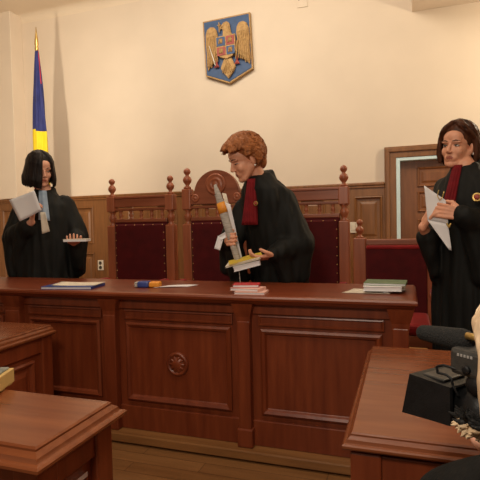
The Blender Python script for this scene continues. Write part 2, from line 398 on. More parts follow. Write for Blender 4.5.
# flag on pole
def flag():
    t = thing('flag', 'blue yellow and red flag hanging furled on a pole behind the left robed person', 'flag', (-4.03, 4.6, .05))
    b = bmesh.new(); lathe(b, [(.17, 0), (.17, .02), (.15, .035), (.05, .05), (.03, .09), (.02, .1)]); obj('base', b, 'brass', t)
    b = bmesh.new(); lathe(b, [(.014, .08), (.014, 3.14)]); obj('pole', b, 'chair_wood', t)
    b = bmesh.new(); lathe(b, [(.016, 3.12), (.022, 3.14), (.022, 3.16), (.016, 3.175), (.024, 3.2), (.02, 3.25), (.009, 3.33), (.003, 3.40)]); obj('finial', b, 'brass', t)
    b = bmesh.new(); n, m = 72, 60; rg = []
    for i in range(m + 1):
        f = i / m; z = 3.13 - f * 1.95
        r = .020 + .075 * min(1, f / .5) ** .85 + .03 * max(0, f - .5)
        ring = []
        for k in range(n):
            a = 2 * PI * k / n
            fold = .42 * min(1, f * 2.2 + .25)
            rr = r * (1 - fold * .5 + fold * .5 * math.cos(5 * a + 1.2 + .6 * math.sin(3 * f * PI)) + .08 * math.sin(9 * a + 5 * f))
            ring.append(V((rr * math.cos(a) + .01 * f, rr * math.sin(a) * .8, z)))
        rg.append(ring)
    fs = loft(b, rg, smooth=True)
    for fc in b.faces:
        c = fc.calc_center_median(); a = math.degrees(math.atan2(c.y, c.x)) % 360
        z = c.z + .25 * c.x
        fc.material_index = 0 if z > 2.20 else (1 if z > 1.6 else 2)
        if c.z > 2.75 and (346 < a or a < 6): fc.material_index = 2
    obj('cloth', b, ['flag_blue', 'flag_yellow', 'flag_red'], t)
flag()

# ================================================================ FURNITURE
TOPM = [(-.03, -.085), (.0, -.082), (.018, -.078), (.034, -.070), (.040, -.062), (.040, -.052), (.034, -.046), (.024, -.043), (.022, -.037), (.020, -.028), (.010, -.018), (.006, -.014), (.006, -.006), (.0, 0)]
# ---- judges' bench
def bench():
    t = thing('judges_bench', 'long dark mahogany bench with panelled front across the raised platform', 'bench', (-1.2, 2.2, .05))
    t.location = (0, 0, 0)
    b = bmesh.new()
    rect_loft(b, -3.2, .0, 2.165, 2.60, [(0, .74), (.02, .742), (.03, .75), (.036, .757), (.046, .764), (.048, .775), (.042, .783), (.03, .786)])
    obj('bench_top', b, 'mahog_x', t)
    posts = [(-3.02, -2.95), (-2.175, -2.075), (-1.515, -1.444), (-.765, -.703), (-.056, .012)]
    for x0, x1 in posts:
        b = bmesh.new(); w = (x1 - x0)
        box(b, x0, x1, 2.145, 2.24, .05, .66, .005); box(b, x0 - .008, x1 + .008, 2.136, 2.24, .05, .14, .006)
        rect_loft(b, x0, x1, 2.15, 2.24, [(0, .64), (.004, .68), (.014, .715), (.022, .745)])
        obj('post', b, 'mahog_z', t)
    for (a, b0), (c, d_) in zip(posts, posts[1:]):
        b = bmesh.new(); x0, x1 = b0, c
        box(b, x0 - .005, x1 + .005, 2.19, 2.225, .05, .745, 0)
        box(b, x0, x1, 2.176, 2.20, .05, .175, .004); box(b, x0, x1, 2.178, 2.20, .69, .743, .004)
        framed(b, x0 + .035, x1 - .035, .635, .685, 2.19, [(0, 0), (0, .012), (-.006, .014), (-.012, .006)])
        framed(b, x0 + .045, x1 - .045, .205, .62, 2.19, [(.0, 0), (0, .014), (-.010, .022), (-.022, .016), (-.028, .005), (-.03, .003)])
        obj('front_panel', b, 'mahog_z', t)
    b = bmesh.new()
    mm = Matrix.Translation((-1.105, 2.187, .415)) @ FRONT
    lathe(b, [(.062, 0), (.062, .006), (.056, .014), (.048, .014), (.043, .007), (.036, .006), (.03, .012), (.018, .018), (.006, .02)], mm, 28)
    for k in range(10):
        a = k * PI / 5; roundcone(b, mm @ V((.012 * math.cos(a), .012 * math.sin(a), .012)), .005, mm @ V((.037 * math.cos(a), .037 * math.sin(a), .008)), .007, seg=8, hl=2)
    obj('medallion', b, 'mahog_z', t)
    b = bmesh.new(); box(b, -.03, .008, 2.24, 2.58, .05, .742, .004); obj('end_panel', b, 'mahog_z', t)
    b = bmesh.new(); box(b, -3.0, -.03, 2.30, 2.56, .10, .12, .003); obj('inner_shelf', b, 'mahog_x', t)
bench()

def desk(name, label, x0, x1, y0, y1, topz, ow=.9, oh=.66):
    t = thing(name, label, 'desk', ((x0 + x1) / 2, (y0 + y1) / 2, 0))
    cx, cy = (x0 + x1) / 2, (y0 + y1) / 2
    hx, hy = (x1 - x0) / 2, (y1 - y0) / 2
    b = bmesh.new(); rect_loft(b, -hx, hx, -hy, hy, [(o * ow, topz + z * oh) for o, z in TOPM])
    obj('desktop', b, 'desk_top', t)
    e = .03
    for sx in (-1, 1):
        for sy in (-1, 1):
            b = bmesh.new(); px, py = sx * (hx - e), sy * (hy - e)
            box(b, px - .035, px + .035, py - .035, py + .035, .0, topz - .045, .005)
            box(b, px - .042, px + .042, py - .042, py + .042, .0, .09, .006)
            obj('leg', b, 'mahog_z', t)
    def panel(w, mtx):
        b = bmesh.new(); h = topz - .05
        box(b, -w / 2, w / 2, -.008, .01, .06, h, 0)
        box(b, -w / 2, w / 2, -.022, -.006, h - .075, h, .003)
        if w > .5:
            n = max(1, round(w / .6)); s = w / n
            for k in range(n): framed(b, -w / 2 + k * s + .05, -w / 2 + (k + 1) * s - .05, .12, h - .10, -.008, RAISED)
        else: framed(b, -w / 2 + .035, w / 2 - .035, .12, h - .10, -.008, [(0, 0), (0, .012), (-.008, .018), (-.02, .01), (-.026, .003), (-.03, .003)])
        bmesh.ops.transform(b, matrix=mtx, verts=b.verts); obj('side_panel', b, 'mahog_z', t)
    panel(2 * hx - .12, Matrix.Translation((0, -hy + .025, 0)))
    panel(2 * hx - .12, Matrix.Translation((0, hy - .025, 0)) @ Matrix.Rotation(PI, 4, 'Z'))
    panel(2 * hy - .12, Matrix.Translation((hx - .025, 0, 0)) @ Matrix.Rotation(PI / 2, 4, 'Z'))
    panel(2 * hy - .12, Matrix.Translation((-hx + .025, 0, 0)) @ Matrix.Rotation(-PI / 2, 4, 'Z'))
    return t
desk('courtroom_desk', 'reddish wood desk with stepped edge, nearest at lower left, small yellow box on top', -1.95, -.785, .845, 1.125, .64)
desk('courtroom_desk', 'reddish wood desk at left between the front desk and the bench, empty top', -2.7, -1.685, 1.30, 1.945, .64, .5, .66)
desk('courtroom_desk', 'reddish wood desk at lower right beneath the video camera', -.120, 1.1, 1.114, 1.905, .64, .55, .5)

# ---- throne chairs
FIN = [(.018, 0), (.026, .006), (.026, .014), (.014, .022), (.012, .03), (.026, .048), (.030, .062), (.024, .078), (.012, .09), (.012, .096), (.022, .108), (.024, .12), (.016, .134), (.004, .14)]
def scaled(prof, s, z0): return [(r * s, z0 + z * s) for r, z in prof]
def make_throne(name, label, arch=False, group=None):
    t = thing(name, label, 'chair', (0, 0, .05), 0, group)
    W = .27 if not arch else .25
    up = .035 if arch else 0
    for s in (-1, 1):
        x = s * W; b = bmesh.new()
        box(b, x - .036, x + .036, -.036, .036, 0, 1.075, .006)
        lathe(b, scaled([(.03, 0), (.034, .01), (.018, .02), (.022, .035), (.032, .06), (.030, .08), (.018, .1), (.03, .115), (.03, .125)], 1, 1.07), Matrix.Translation((x, 0, 0)))
        box(b, x - .036, x + .036, -.036, .036, 1.19, 1.315 + up, .006)
        obj('post', b, 'chair_wood', t)
        b = bmesh.new(); lathe(b, scaled(FIN, 1.1 if not arch else 1.2, 1.312 + up), Matrix.Translation((x, 0, 0))); obj('finial', b, 'chair_wood', t)
    b = bmesh.new(); w = W - .03
    box(b, -w, w, -.022, .022, 1.225, 1.31, .005)
    if arch:
        pts = [(-w, 1.225), (w, 1.225), (w, 1.30)] + [(.185 * math.cos(a), 1.30 + .185 * math.sin(a)) for a in [k * PI / 24 for k in range(25)]] + [(-w, 1.30)]
        prism(b, pts, -.028, .02, bev=.006)
    else:
        box(b, -w, w, -.03, .03, 1.295, 1.315, .005)
    obj('crest_rail', b, 'chair_wood_x', t)
    if arch:
        b = bmesh.new(); mm = Matrix.Translation((0, -.027, 1.375)) @ FRONT
        lathe(b, [(.082, 0), (.082, .008), (.074, .014), (.066, .010), (.05, .012), (.044, .018), (.034, .016), (.026, .01), (.018, .014), (.006, .018)], mm, 28); obj('medallion', b, 'chair_wood', t)
        for s in (-1, 1):
            b = bmesh.new(); mm = Matrix.Translation((s * .172, -.027, 1.275)) @ FRONT
            lathe(b, [(.032, 0), (.032, .006), (.024, .012), (.018, .006), (.012, .008), (.005, .014)], mm, 20); obj('rosette', b, 'chair_wood', t)
    b = bmesh.new(); box(b, -w, w, -.02, .02, 1.195, 1.215, .004); box(b, -w, w, -.02, .02, 1.10, 1.128, .005); obj('back_rail', b, 'chair_wood_x', t)
    for k in range(5):
        x = -w + (k + .5) * 2 * w / 5 * 1.0
        b = bmesh.new(); lathe(b, [(.014, 1.124), (.016, 1.13), (.009, 1.138), (.015, 1.152), (.016, 1.163), (.009, 1.178), (.015, 1.187), (.014, 1.197)], Matrix.Translation((x, 0, 0)), 12); obj('spindle', b, 'chair_wood', t)
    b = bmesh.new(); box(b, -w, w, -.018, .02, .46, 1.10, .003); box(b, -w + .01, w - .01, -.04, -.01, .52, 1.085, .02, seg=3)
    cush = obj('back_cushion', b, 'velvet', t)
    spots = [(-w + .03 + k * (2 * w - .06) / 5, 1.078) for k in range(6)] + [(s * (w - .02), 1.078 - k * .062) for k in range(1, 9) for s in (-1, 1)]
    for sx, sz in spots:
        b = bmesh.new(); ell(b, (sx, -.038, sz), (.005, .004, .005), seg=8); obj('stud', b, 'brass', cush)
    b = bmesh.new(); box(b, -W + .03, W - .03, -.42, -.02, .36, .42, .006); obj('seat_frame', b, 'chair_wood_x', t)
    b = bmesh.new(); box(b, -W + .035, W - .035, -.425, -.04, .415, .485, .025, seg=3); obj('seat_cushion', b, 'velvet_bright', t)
    for s in (-1, 1):
        b = bmesh.new(); x = s * W
        lathe(b, [(.02, 0), (.028, .03), (.018, .06), (.026, .2), (.03, .3), (.03, .42), (.018, .45), (.027, .50), (.02, .57), (.026, .605)], Matrix.Translation((x, -.40, 0)))
        obj('front_leg', b, 'chair_wood', t)
        b = bmesh.new(); box(b, x - .03, x + .03, -.44, -.03, .60, .635, .008); a = obj('armrest', b, 'chair_wood', t)
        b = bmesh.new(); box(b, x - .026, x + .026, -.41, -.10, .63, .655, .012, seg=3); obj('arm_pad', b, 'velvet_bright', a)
    return t
ch = make_throne('throne_chair', 'tall carved red velvet chair with finials beside the power outlet')
ch.location = (-2.035, 3.45, .05)
ar = make_throne('throne_chair', 'tall carved red velvet chair whose crest is a rounded arch with medallion', True)
ar.location = (-1.365, 3.45, .05)
dup(ch, (-.675, 3.45, .05), label='tall carved red velvet chair behind the person stooping over the bench')
def low_chair():
    t = thing('armchair', 'low backed red velvet armchair in front of the door', 'chair', (-.06, 3.39, .05))
    W = .235
    for s in (-1, 1):
        b = bmesh.new(); x = s * W
        box(b, x - .042, x + .042, -.04, .04, 0, .955, .006); lathe(b, scaled(FIN, .95, .95), Matrix.Translation((x, 0, 0))); obj('post', b, 'chair_wood', t)
        b = bmesh.new(); lathe(b, [(.02, 0), (.028, .03), (.018, .06), (.028, .3), (.03, .42), (.018, .45), (.027, .5), (.026, .565)], Matrix.Translation((x, -.43, 0))); obj('front_leg', b, 'chair_wood', t)
        b = bmesh.new(); box(b, x - .03, x + .03, -.48, -.03, .56, .595, .008); ell(b, (x, -.46, .585), (.032, .04, .03)); a = obj('armrest', b, 'chair_wood', t)
        b = bmesh.new(); box(b, x - .027, x + .027, -.44, -.08, .59, .63, .015, seg=3); obj('arm_pad', b, 'velvet_bright', a)
    b = bmesh.new(); box(b, -W + .04, W - .04, -.03, .03, .905, .945, .006); obj('crest_rail', b, 'chair_wood_x', t)
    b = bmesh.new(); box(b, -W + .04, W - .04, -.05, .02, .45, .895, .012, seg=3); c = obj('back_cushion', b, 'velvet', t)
    b = bmesh.new(); box(b, -W + .045, W - .045, -.056, .0, .878, .905, .01); obj('lit_edge', b, 'velvet_bright', c)  # lit top edge of the cushion, put into a brighter red velvet
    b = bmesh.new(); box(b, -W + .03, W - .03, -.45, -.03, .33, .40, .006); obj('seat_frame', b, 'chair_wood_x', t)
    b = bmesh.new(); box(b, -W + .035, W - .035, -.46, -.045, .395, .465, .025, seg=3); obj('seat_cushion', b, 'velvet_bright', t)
low_chair()

# ================================================================ PEOPLE
def head_pieces(bm, m, s=1.0):
    m = m @ Matrix.Scale(s, 4)
    ell(bm, (0, .012, .035), (.074, .094, .083), m, 24)
    ell(bm, (0, -.026, -.026), (.061, .061, .078), m, 24)
    ell(bm, (0, -.050, .045), (.054, .038, .042), m)
    ell(bm, (0, -.066, -.094), (.024, .020, .019), m)
    for x in (-1, 1):
        roundcone(bm, (x * .053, .0, -.036), .023, (x * .020, -.054, -.090), .020, mtx=m)
        ell(bm, (x * .031, -.056, -.026), (.027, .025, .031), m)
        ell(bm, (x * .074, .012, -.006), (.010, .020, .031), m, rot=(0, 0, x * .35))
        ell(bm, (x * .009, -.095, -.030), (.0075, .0095, .0065), m)
        roundcone(bm, (x * .012, -.0815, .024), .009, (x * .046, -.070, .023), .008, mtx=m)
    roundcone(bm, (0, -.083, .012), .0075, (0, -.1035, -.024), .0085, mtx=m)
    ell(bm, (0, -.097, -.030), (.0085, .0105, .007), m)
    roundcone(bm, (-.013, -.0825, -.055), .006, (.013, -.0825, -.055), .006, mtx=m)
    roundcone(bm, (-.011, -.0815, -.064), .0066, (.011, -.0815, -.064), .0066, mtx=m)
    ell(bm, (0, -.068, -.058), (.036, .020, .028), m)
def hand_pieces(bm, wrist, d, n, thumb, curl=.5, s=1.0, spread=.0):
    d = V(d).normalized(); n = V(n); n = (n - d * n.dot(d)).normalized(); sd = d.cross(n)
    w = V(wrist)
    for k in range(4):
        o = (-.027 + .018 * k) * s * thumb * -1
        roundcone(bm, w + sd * o * .6, .013 * s, w + d * .082 * s + sd * o, .0105 * s)
        L = [.95, 1.05, 1.0, .78][k] * s
        p = w + d * .085 * s + sd * o; dr = (d + sd * o * (4 + spread)).normalized(); r = .0088 * s
        for i, l in enumerate((.038, .026, .021)):
            q = Matrix.Rotation(curl * (.55 + .45 * i), 3, dr.cross(n)) @ dr
            e = p + q * l * L; roundcone(bm, p, r, e, r * .92, seg=10, hl=3); p = e; dr = q; r *= .92
            n_ = n
    tb = w + d * .028 * s + sd * thumb * .026 * s
    e1 = tb + (d * .75 + sd * thumb * .6 + n * .35).normalized() * .042 * s
    e2 = e1 + (d * .85 + sd * thumb * .05 + n * .6).normalized() * .034 * s
    roundcone(bm, tb, .0135 * s, e1, .0115 * s, seg=10); roundcone(bm, e1, .011 * s, e2, .009 * s, seg=10)
class Frame:
    def __init__(s, base, th): s.b = V(base); s.f = V((math.sin(th), -math.cos(th), 0)); s.l = V((math.cos(th), math.sin(th), 0))
    def __call__(s, f, l, z): return s.f * f + s.l * l + V((0, 0, z))          # relative to the base
    def w(s, p): return V(p) - s.b
def robe_ring(F, f, l, z, rl, rf, pleat=0, n=72, ph=0, tilt=0, nple=17):
    out = []
    for k in range(n):
        a = 2 * PI * k / n; q = 1 + pleat * math.sin(nple * a + ph) + pleat * .6 * math.sin((nple * .55 // 1) * a + 2 * ph)
        out.append(F(f + rf * q * math.cos(a), l + rl * q * math.sin(a), z + tilt * math.cos(a)))
    return out
def make_hair(M4, name, parent, mat, n, spec, rad, seed, cap, voxel=.0045, smooth=1):
    rnd = random.Random(seed); bm = bmesh.new()
    for c, r in cap: ell(bm, c, r, M4, 22)
    for i in range(n):
        a = rnd.uniform(-PI, PI); pts = spec(a, rnd)
        if not pts: continue
        k = len(pts); rs = [rad * (1 - .45 * (j / (k - 1)) ** 2) * rnd.uniform(.8, 1.15) for j in range(k)]
        chain(bm, [M4 @ V(p) for p in pts], rs, seg=8, hl=2)
    b = remeshed(bm, voxel, smooth)
    # fine loose strands over the locks
    for i in range(n * 3):
        pts = spec(rnd.uniform(-PI, PI), rnd)
        if not pts: continue
        g = rnd.uniform(1.0, 1.045)
        P_ = [M4 @ (V((0, .012, .03)) + (V(p) - V((0, .012, .03))) * g) for p in pts]
        Q_ = []
        for k in range(len(P_) - 1):      # smooth the path
            p0, p1, p2, p3 = P_[max(k - 1, 0)], P_[k], P_[k + 1], P_[min(k + 2, len(P_) - 1)]
            for f in (0, .33, .66): Q_.append(.5 * ((2 * p1) + (p2 - p0) * f + (2 * p0 - 5 * p1 + 4 * p2 - p3) * f * f + (3 * p1 - p0 - 3 * p2 + p3) * f ** 3))
        Q_.append(P_[-1]); m_ = len(Q_); rr = rnd.uniform(.0011, .0019)
        rg = []
        for k, q in enumerate(Q_):
            d = (Q_[min(k + 1, m_ - 1)] - Q_[max(k - 1, 0)]).normalized(); u = d.orthogonal().normalized(); w = d.cross(u)
            r = rr * (1 - .7 * (k / (m_ - 1)) ** 3)
            rg.append([q + u * r, q + w * r, q - u * r, q - w * r])
        loft(b, rg, smooth=True)
    return obj(name, b, mat, parent, recalc=False)
def face_bits(M4, par, closed=0.0, s=1.0, brow='brow'):
    m = M4 @ Matrix.Scale(s, 4)
    for x in (-1, 1):
        bm = bmesh.new(); ell(bm, (x * .030, -.0690, .003), (.0135, .0125, .0075 - .0045 * closed), m)
        e = obj('eye', bm, 'eye', par)
        bm = bmesh.new(); ell(bm, (x * .030, -.0800, .003 - .002 * closed), (.0055, .003, .0055 - .003 * closed), m); obj('iris', bm, 'iris', e)
        bm = bmesh.new()
        pts = [(x * (.030 - .015), -.0775, .002), (x * .024, -.0820, .0090 - .006 * closed), (x * .033, -.0815, .0097 - .006 * closed), (x * .0455, -.0735, .0035)]
        chain(bm, [m @ V(p) for p in pts], [.0011, .0016, .0016, .0011], seg=8, hl=2); obj('eyelashes', bm, 'iris', e)
        bm = bmesh.new(); pts = [(x * .014, -.0895, .027), (x * .03, -.0860, .0315), (x * .048, -.0745, .028)]
        chain(bm, [m @ V(p) for p in pts], [.002, .0022, .0014], seg=8, hl=2); obj('eyebrow', bm, brow, par)
def person(label, base, th, head_pos, head_rot, neck, chest, hip, arms, skin='skin', hs=1.0, hands=True, feet=None, legs=True):
    """base: world foot point; th: heading; positions are relative to base. arms: list of (shoulder, elbow, wrist, dir, normal, thumb, curl)"""
    t = thing('person', label, 'person', base)
    F = Frame(base, th)
    H = Matrix.Translation(head_pos) @ Euler(head_rot, 'XYZ').to_matrix().to_4x4() if not isinstance(head_rot, Matrix) else Matrix.Translation(head_pos) @ head_rot
    bm = bmesh.new(); head_pieces(bm, H, hs)
    ht = H @ V((0, .032, -.05))
    roundcone(bm, ht, .044, neck, .050); roundcone(bm, neck, .050, chest, .105); roundcone(bm, chest, .105, hip, .115)
    for sh, el, wr, dv, nv, tb, cu in arms:
        roundcone(bm, V(chest) * .5 + V(neck) * .5, .06, sh, .052); roundcone(bm, sh, .05, el, .038); roundcone(bm, el, .036, wr, .024)
        hand_pieces(bm, wr, dv, nv, tb, cu)
    if legs:
        for s in (-1, 1):
            h = V(hip) + F(0, s * .085, -.03); k = V((hip[0], hip[1], 0)) * .5 + F(.02, s * .09, .49); a = F(0, s * .09, .08)
            chain(bm, [h, k, a], [.082, .055, .038]); roundcone(bm, a, .038, F(.11, s * .10, .03), .028)
    lipc = [H @ V((x * hs, -.089 * hs, -.0595 * hs)) for x in (-.012, -.004, .004, .012)]
    b = remeshed(bm, .0038, 3, lambda c: 1 if min((c - q).length for q in lipc) < .0085 else 0)
    body = obj('body', b, [skin, 'lips'], t, recalc=False)
    if legs:
        for s in (-1, 1):
            bm = bmesh.new(); ell(bm, F(.07, s * .098, .035), (.05, .05, .035)); roundcone(bm, F(-.02, s * .093, .035), .042, F(.14, s * .103, .028), .036)
            obj('shoe', remeshed(bm, .006, 2), 'shoe', t, recalc=False)
    return t, F, H
def make_robe(t, F, rings, sleeves, extra=(), mat='robe', voxel=.0085, name='robe', collar=True):
    bm = bmesh.new()
    loft(bm, [robe_ring(F, *r[:5], **(r[5] if len(r) > 5 else {})) for r in rings])
    for pts, rs in sleeves: chain(bm, pts, rs, seg=18, hl=5)
    for p, r in extra: ell(bm, p, r)
    b = remeshed(bm, voxel, 2)
    for v in b.verts:
        nz = noise.noise(V((v.co.x * 12, v.co.y * 12, v.co.z * 2.6))) + .75 * noise.noise(V((v.co.x * 30, v.co.y * 30, v.co.z * 5)))
        v.co += v.normal * nz * .013
    return obj(name, b, mat, t, recalc=False)
def jabot(t, a0, a1, b0, b1, out, mat, n=5, name='jabot', depth=.012):
    # pleated bib from top edge a0-a1 to bottom edge b0-b1; out = outward direction
    a0, a1, b0, b1, out = map(V, (a0, a1, b0, b1, out)); out = out.normalized()
    bm = bmesh.new(); cols = n * 8; rows = 10; g = []
    for side in (1, 0):
        gg = []
        for j in range(rows + 1):
            v = j / rows; L_, R_ = a0.lerp(b0, v), a1.lerp(b1, v)
            gg.append([bm.verts.new(L_.lerp(R_, i / cols) + out * (depth * (.5 + .5 * math.cos(2 * PI * n * i / cols)) * (.4 + .6 * v) + .012 * math.sin(PI * i / cols) - (0 if side else .014))) for i in range(cols + 1)])
        g.append(gg)
    for gi in (0, 1):
        for j in range(rows):
            for i in range(cols): bm.faces.new((g[gi][j][i], g[gi][j][i + 1], g[gi][j + 1][i + 1], g[gi][j + 1][i])).smooth = True
    for j in range(rows):
        for i in (0, cols): bm.faces.new((g[0][j][i], g[0][j + 1][i], g[1][j + 1][i], g[1][j][i]))
    for i in range(cols):
        for j in (0, rows): bm.faces.new((g[0][j][i], g[0][j][i + 1], g[1][j][i + 1], g[1][j][i]))
    return obj(name, bm, mat, t)
def badge(t, p, out, r=.017):
    q = V(out).normalized().to_track_quat('Z', 'Y').to_matrix().to_4x4()
    bm = bmesh.new(); m = Matrix.Translation(p) @ q
    lathe(bm, [(r, 0), (r, .004), (r * .85, .007), (r * .7, .004), (r * .5, .005), (r * .2, .007)], m, 20)
    o = obj('badge', bm, 'brass', t)
    bm = bmesh.new(); lathe(bm, [(r * .62, .005), (r * .58, .008), (r * .2, .009)], m, 16); obj('emblem', bm, 'arms_red', o)
def ear_ring(t, H, x, s=1.0):
    bm = bmesh.new(); ell(bm, H @ V((x * .084 * s, .006 * s, -.040 * s)), (.006, .006, .007), seg=10); obj('earring', bm, 'silver', t)
def hrot(yaw, pitch=0, roll=0):
    # yaw turns the face from -Y towards +X; pitch > 0 looks down; roll tips the crown to the person's left
    return Matrix.Rotation(yaw, 4, 'Z') @ Matrix.Rotation(pitch, 4, 'X') @ Matrix.Rotation(roll, 4, 'Y')

# hair styles; points are in head space (face towards -Y)
def cap_pt(a, th, vol=1.0, c=(0, .012, .036), r=(.083, .103, .092)):
    return V((c[0] + r[0] * vol * math.sin(th) * math.sin(a), c[1] - r[1] * vol * math.sin(th) * math.cos(a), c[2] + r[2] * vol * math.cos(th)))
def bob(a, rnd):
    d = abs(a); pts = []; vol = rnd.uniform(1.0, 1.07)
    if (a <= 0 and d < R(14)) or (a > 0 and d < R(40)): return None
    for th in (8, 30, 52, 74, 92):
        aa = a if th > 40 else a * .8
        if d < R(62): aa = a * (.75 + .25 * th / 92)
        pts.append(cap_pt(aa, R(th), vol))
    e = pts[-1]; zl = -.100 + rnd.uniform(-.010, .008)
    fl = 1.06 if a < 0 else 1.0
    for o, f in ((1.12, .35), (1.20 * fl, .68), (1.17 * fl, 1.0)):
        pts.append(V((e.x * o, .012 + (e.y - .012) * (1 + (o - 1) * .7), e.z + (zl - e.z) * f)))
    return pts
def short_curly(a, rnd):
    d = abs(a); vol = rnd.uniform(1.02, 1.20); pts = []
    if d < R(45): mx = 60
    elif d < R(75): mx = 72
    elif d < R(105): mx = 94
    else: mx = 140
    t0 = rnd.uniform(2, mx - 28); k = 6; ph = rnd.uniform(0, 6)
    m1 = min(mx, t0 + rnd.uniform(40, 70))
    for i in range(k):
        th = t0 + (m1 - t0) * i / (k - 1)
        p = cap_pt(a + .22 * math.sin(i * 1.3 + ph), R(th), vol + .035 * math.sin(i * 1.9 + ph), r=(.086, .106, .100))
        if d < R(70) and th > mx - 26: p += V((0, -.020 * (th - mx + 26) / 26, .004 * (th - mx + 26) / 26))
        pts.append(p)
    return pts
def parted(a, rnd):
    d = abs(a); vol = rnd.uniform(1.0, 1.09); pts = []; ph = rnd.uniform(0, 6)
    sg = 1 if a > 0 else -1
    # from the parting over the forehead the locks sweep outward, then down and back
    a0 = a * .55 if d < R(70) else a
    a1 = max(d, R(56)) * sg if d < R(70) else a
    back = R(26) * sg if (a > 0 and d < R(100)) else R(4) * sg
    for k, th in enumerate((6, 26, 46, 66, 88)):
        f = k / 4
        pts.append(cap_pt(a0 + (a1 - a0) * f ** 1.3 + back * f * f, R(th), vol + .03 * math.sin(k * 1.6 + ph)))
    e = pts[-1]; zl = -.062 + rnd.uniform(-.028, .02)
    if a < 0 and d < R(80): zl += .01
    for o, f in ((1.05, .35), (1.07, .7), (1.02, 1.0)): pts.append(V((e.x * o + .004 * math.sin(ph + 3 * f), .012 + (e.y - .012) * o + .012 * f, e.z + (zl - e.z) * f)))
    return pts

# ---- person at the left
B1 = (-2.45, 2.82, .05); T1 = R(30)
F = Frame(B1, T1); W1 = lambda *p: V(p) - V(B1)
hp = W1(-2.445, 2.78, 1.535)
arms1 = [(F(-.01, -.125, 1.235), F(.02, -.225, 1.0), F(.175, -.055, 1.115), V((.35, -.25, .75)), F(-.2, .85, .3), 1, .75),
         (F(-.01, .125, 1.235), F(.04, .225, .99), F(.185, .215, .965), F(.85, .06, .1), V((0, 0, 1)), -1, .4)]
# viewer-left hand rises to pinch the sheets; the other lies palm up under a card
p1, F, H = person('person in black robe with dark bobbed hair and pale blue bib, reading papers at left', B1, T1, hp, hrot(R(60), R(17), R(-3)), F(.0, 0, 1.345), F(0, 0, 1.15), F(0, 0, .88), arms1, 'skin_pale', .98)
face_bits(H, p1, .9, .98)
make_hair(H, 'hair', p1, 'hair_black', 420, bob, .0085, 3, [((0, .022, .045), (.083, .098, .088)), ((0, .055, -.015), (.088, .055, .085)), ((-.045, .0, .0), (.045, .06, .075))], .0038)
rings = [(0, 0, .03, .22, .18, dict(pleat=.06)), (0, 0, .35, .215, .17, dict(pleat=.055)), (0, 0, .7, .205, .16, dict(pleat=.04)), (0, 0, 1.0, .19, .145, dict(pleat=.02)), (0, 0, 1.15, .19, .135), (0, 0, 1.235, .175, .115), (0, 0, 1.285, .12, .09), (-.005, 0, 1.32, .078, .078), (-.015, 0, 1.36, .066, .068, dict(tilt=-.02))]
sl = [([F(-.01, -.135, 1.235), F(.0, -.225, 1.0), F(.13, -.10, 1.07)], [.068, .078, .062]),
      ([F(.0, -.225, 1.0), F(.02, -.215, .76)], [.078, .05]), ([F(.11, -.13, 1.05), F(.05, -.18, .80)], [.06, .04]),
      ([F(-.01, .135, 1.235), F(.03, .225, 1.0), F(.14, .225, .975)], [.07, .075, .056]), ([F(.03, .225, .99), F(.05, .225, .77)], [.072, .05]), ([F(.14, .225, .96), F(.1, .225, .80)], [.052, .04])]
make_robe(p1, F, rings, sl)
jabot(p1, F(.085, -.02, 1.335), F(.085, .03, 1.335), F(.158, -.015, 1.13), F(.158, .06, 1.12), F(1, .1, 0), 'jabot_blue', 2, depth=.007)

# papers of the left person
bm = bmesh.new()
q = [(-2.50, 2.54, 1.314), (-2.29, 2.54, 1.369), (-2.24, 2.54, 1.240), (-2.419, 2.54, 1.172)]
sheet(bm, q, bend=.006, th=.0006); sheet(bm, [V(p) + V((.003, .0012, -.002)) for p in q], bend=.006, th=.0006)
tag(obj('paper_sheets', bm, 'paper'), 'white sheets of paper held up by the robed person at left', 'paper')
bm = bmesh.new(); sheet(bm, [(-2.256, 2.55, 1.227), (-2.216, 2.55, 1.226), (-2.185, 2.55, 1.100), (-2.247, 2.55, 1.085)], bend=.004)
tag(obj('paper_slip', bm, 'paper_warm'), 'narrow cream slip hanging below the hand of the robed person at left', 'paper')
t = thing('booklet', 'small white booklet resting on the open palm of the robed person at left', 'booklet', (-2.055, 2.655, 1.028), R(18))
bm = bmesh.new(); box(bm, -.075, .075, -.05, .05, 0, .014, .002); obj('pages', bm, 'paper', t)
bm = bmesh.new(); box(bm, -.076, .076, -.051, .051, .014, .017, .001); obj('cover', bm, 'paper_warm', t)

# ---- person in the middle
B2 = (-.72, 2.835, .05); T2 = R(-30); F = Frame(B2, T2); W2 = lambda *p: V(p) - V(B2)
hp = W2(-.868, 2.655, 1.492)
neck = W2(-.80, 2.715, 1.345); chest = W2(-.775, 2.775, 1.17)
arms2 = [(W2(-.675, 2.715, 1.235), W2(-.575, 2.70, .985), W2(-.672, 2.565, .945), V((-.86, -.36, -.14)), V((.1, .35, .9)), -1, .5),
         (W2(-.890, 2.80, 1.225), W2(-1.01, 2.735, 1.0), W2(-.972, 2.612, 1.025), V((.30, -.93, .10)), V((.93, .32, .05)), 1, 1.2)]
p2, F, H = person('person in black robe with short auburn hair and red bib stooping over the bench', B2, T2, hp, hrot(R(-52), R(24), R(4)), neck, chest, V((0, -.02, .9)), arms2, 'skin', 1.02)
face_bits(H, p2, .9, 1.02)
make_hair(H, 'hair', p2, 'hair_auburn', 620, short_curly, .0068, 5, [((0, .03, .055), (.088, .100, .096)), ((0, .078, -.025), (.064, .040, .065)), ((.045, .03, .04), (.052, .062, .06))], .0034)
ear_ring(p2, H, 1, 1.02)
c2 = F.w
def RR(wx, wy, z, rl, rf, **k): # ring centred on a world point
    d = V((wx, wy, 0)) - V((B2[0], B2[1], 0)); return (d.dot(F.f), d.dot(F.l), z, rl, rf, k)
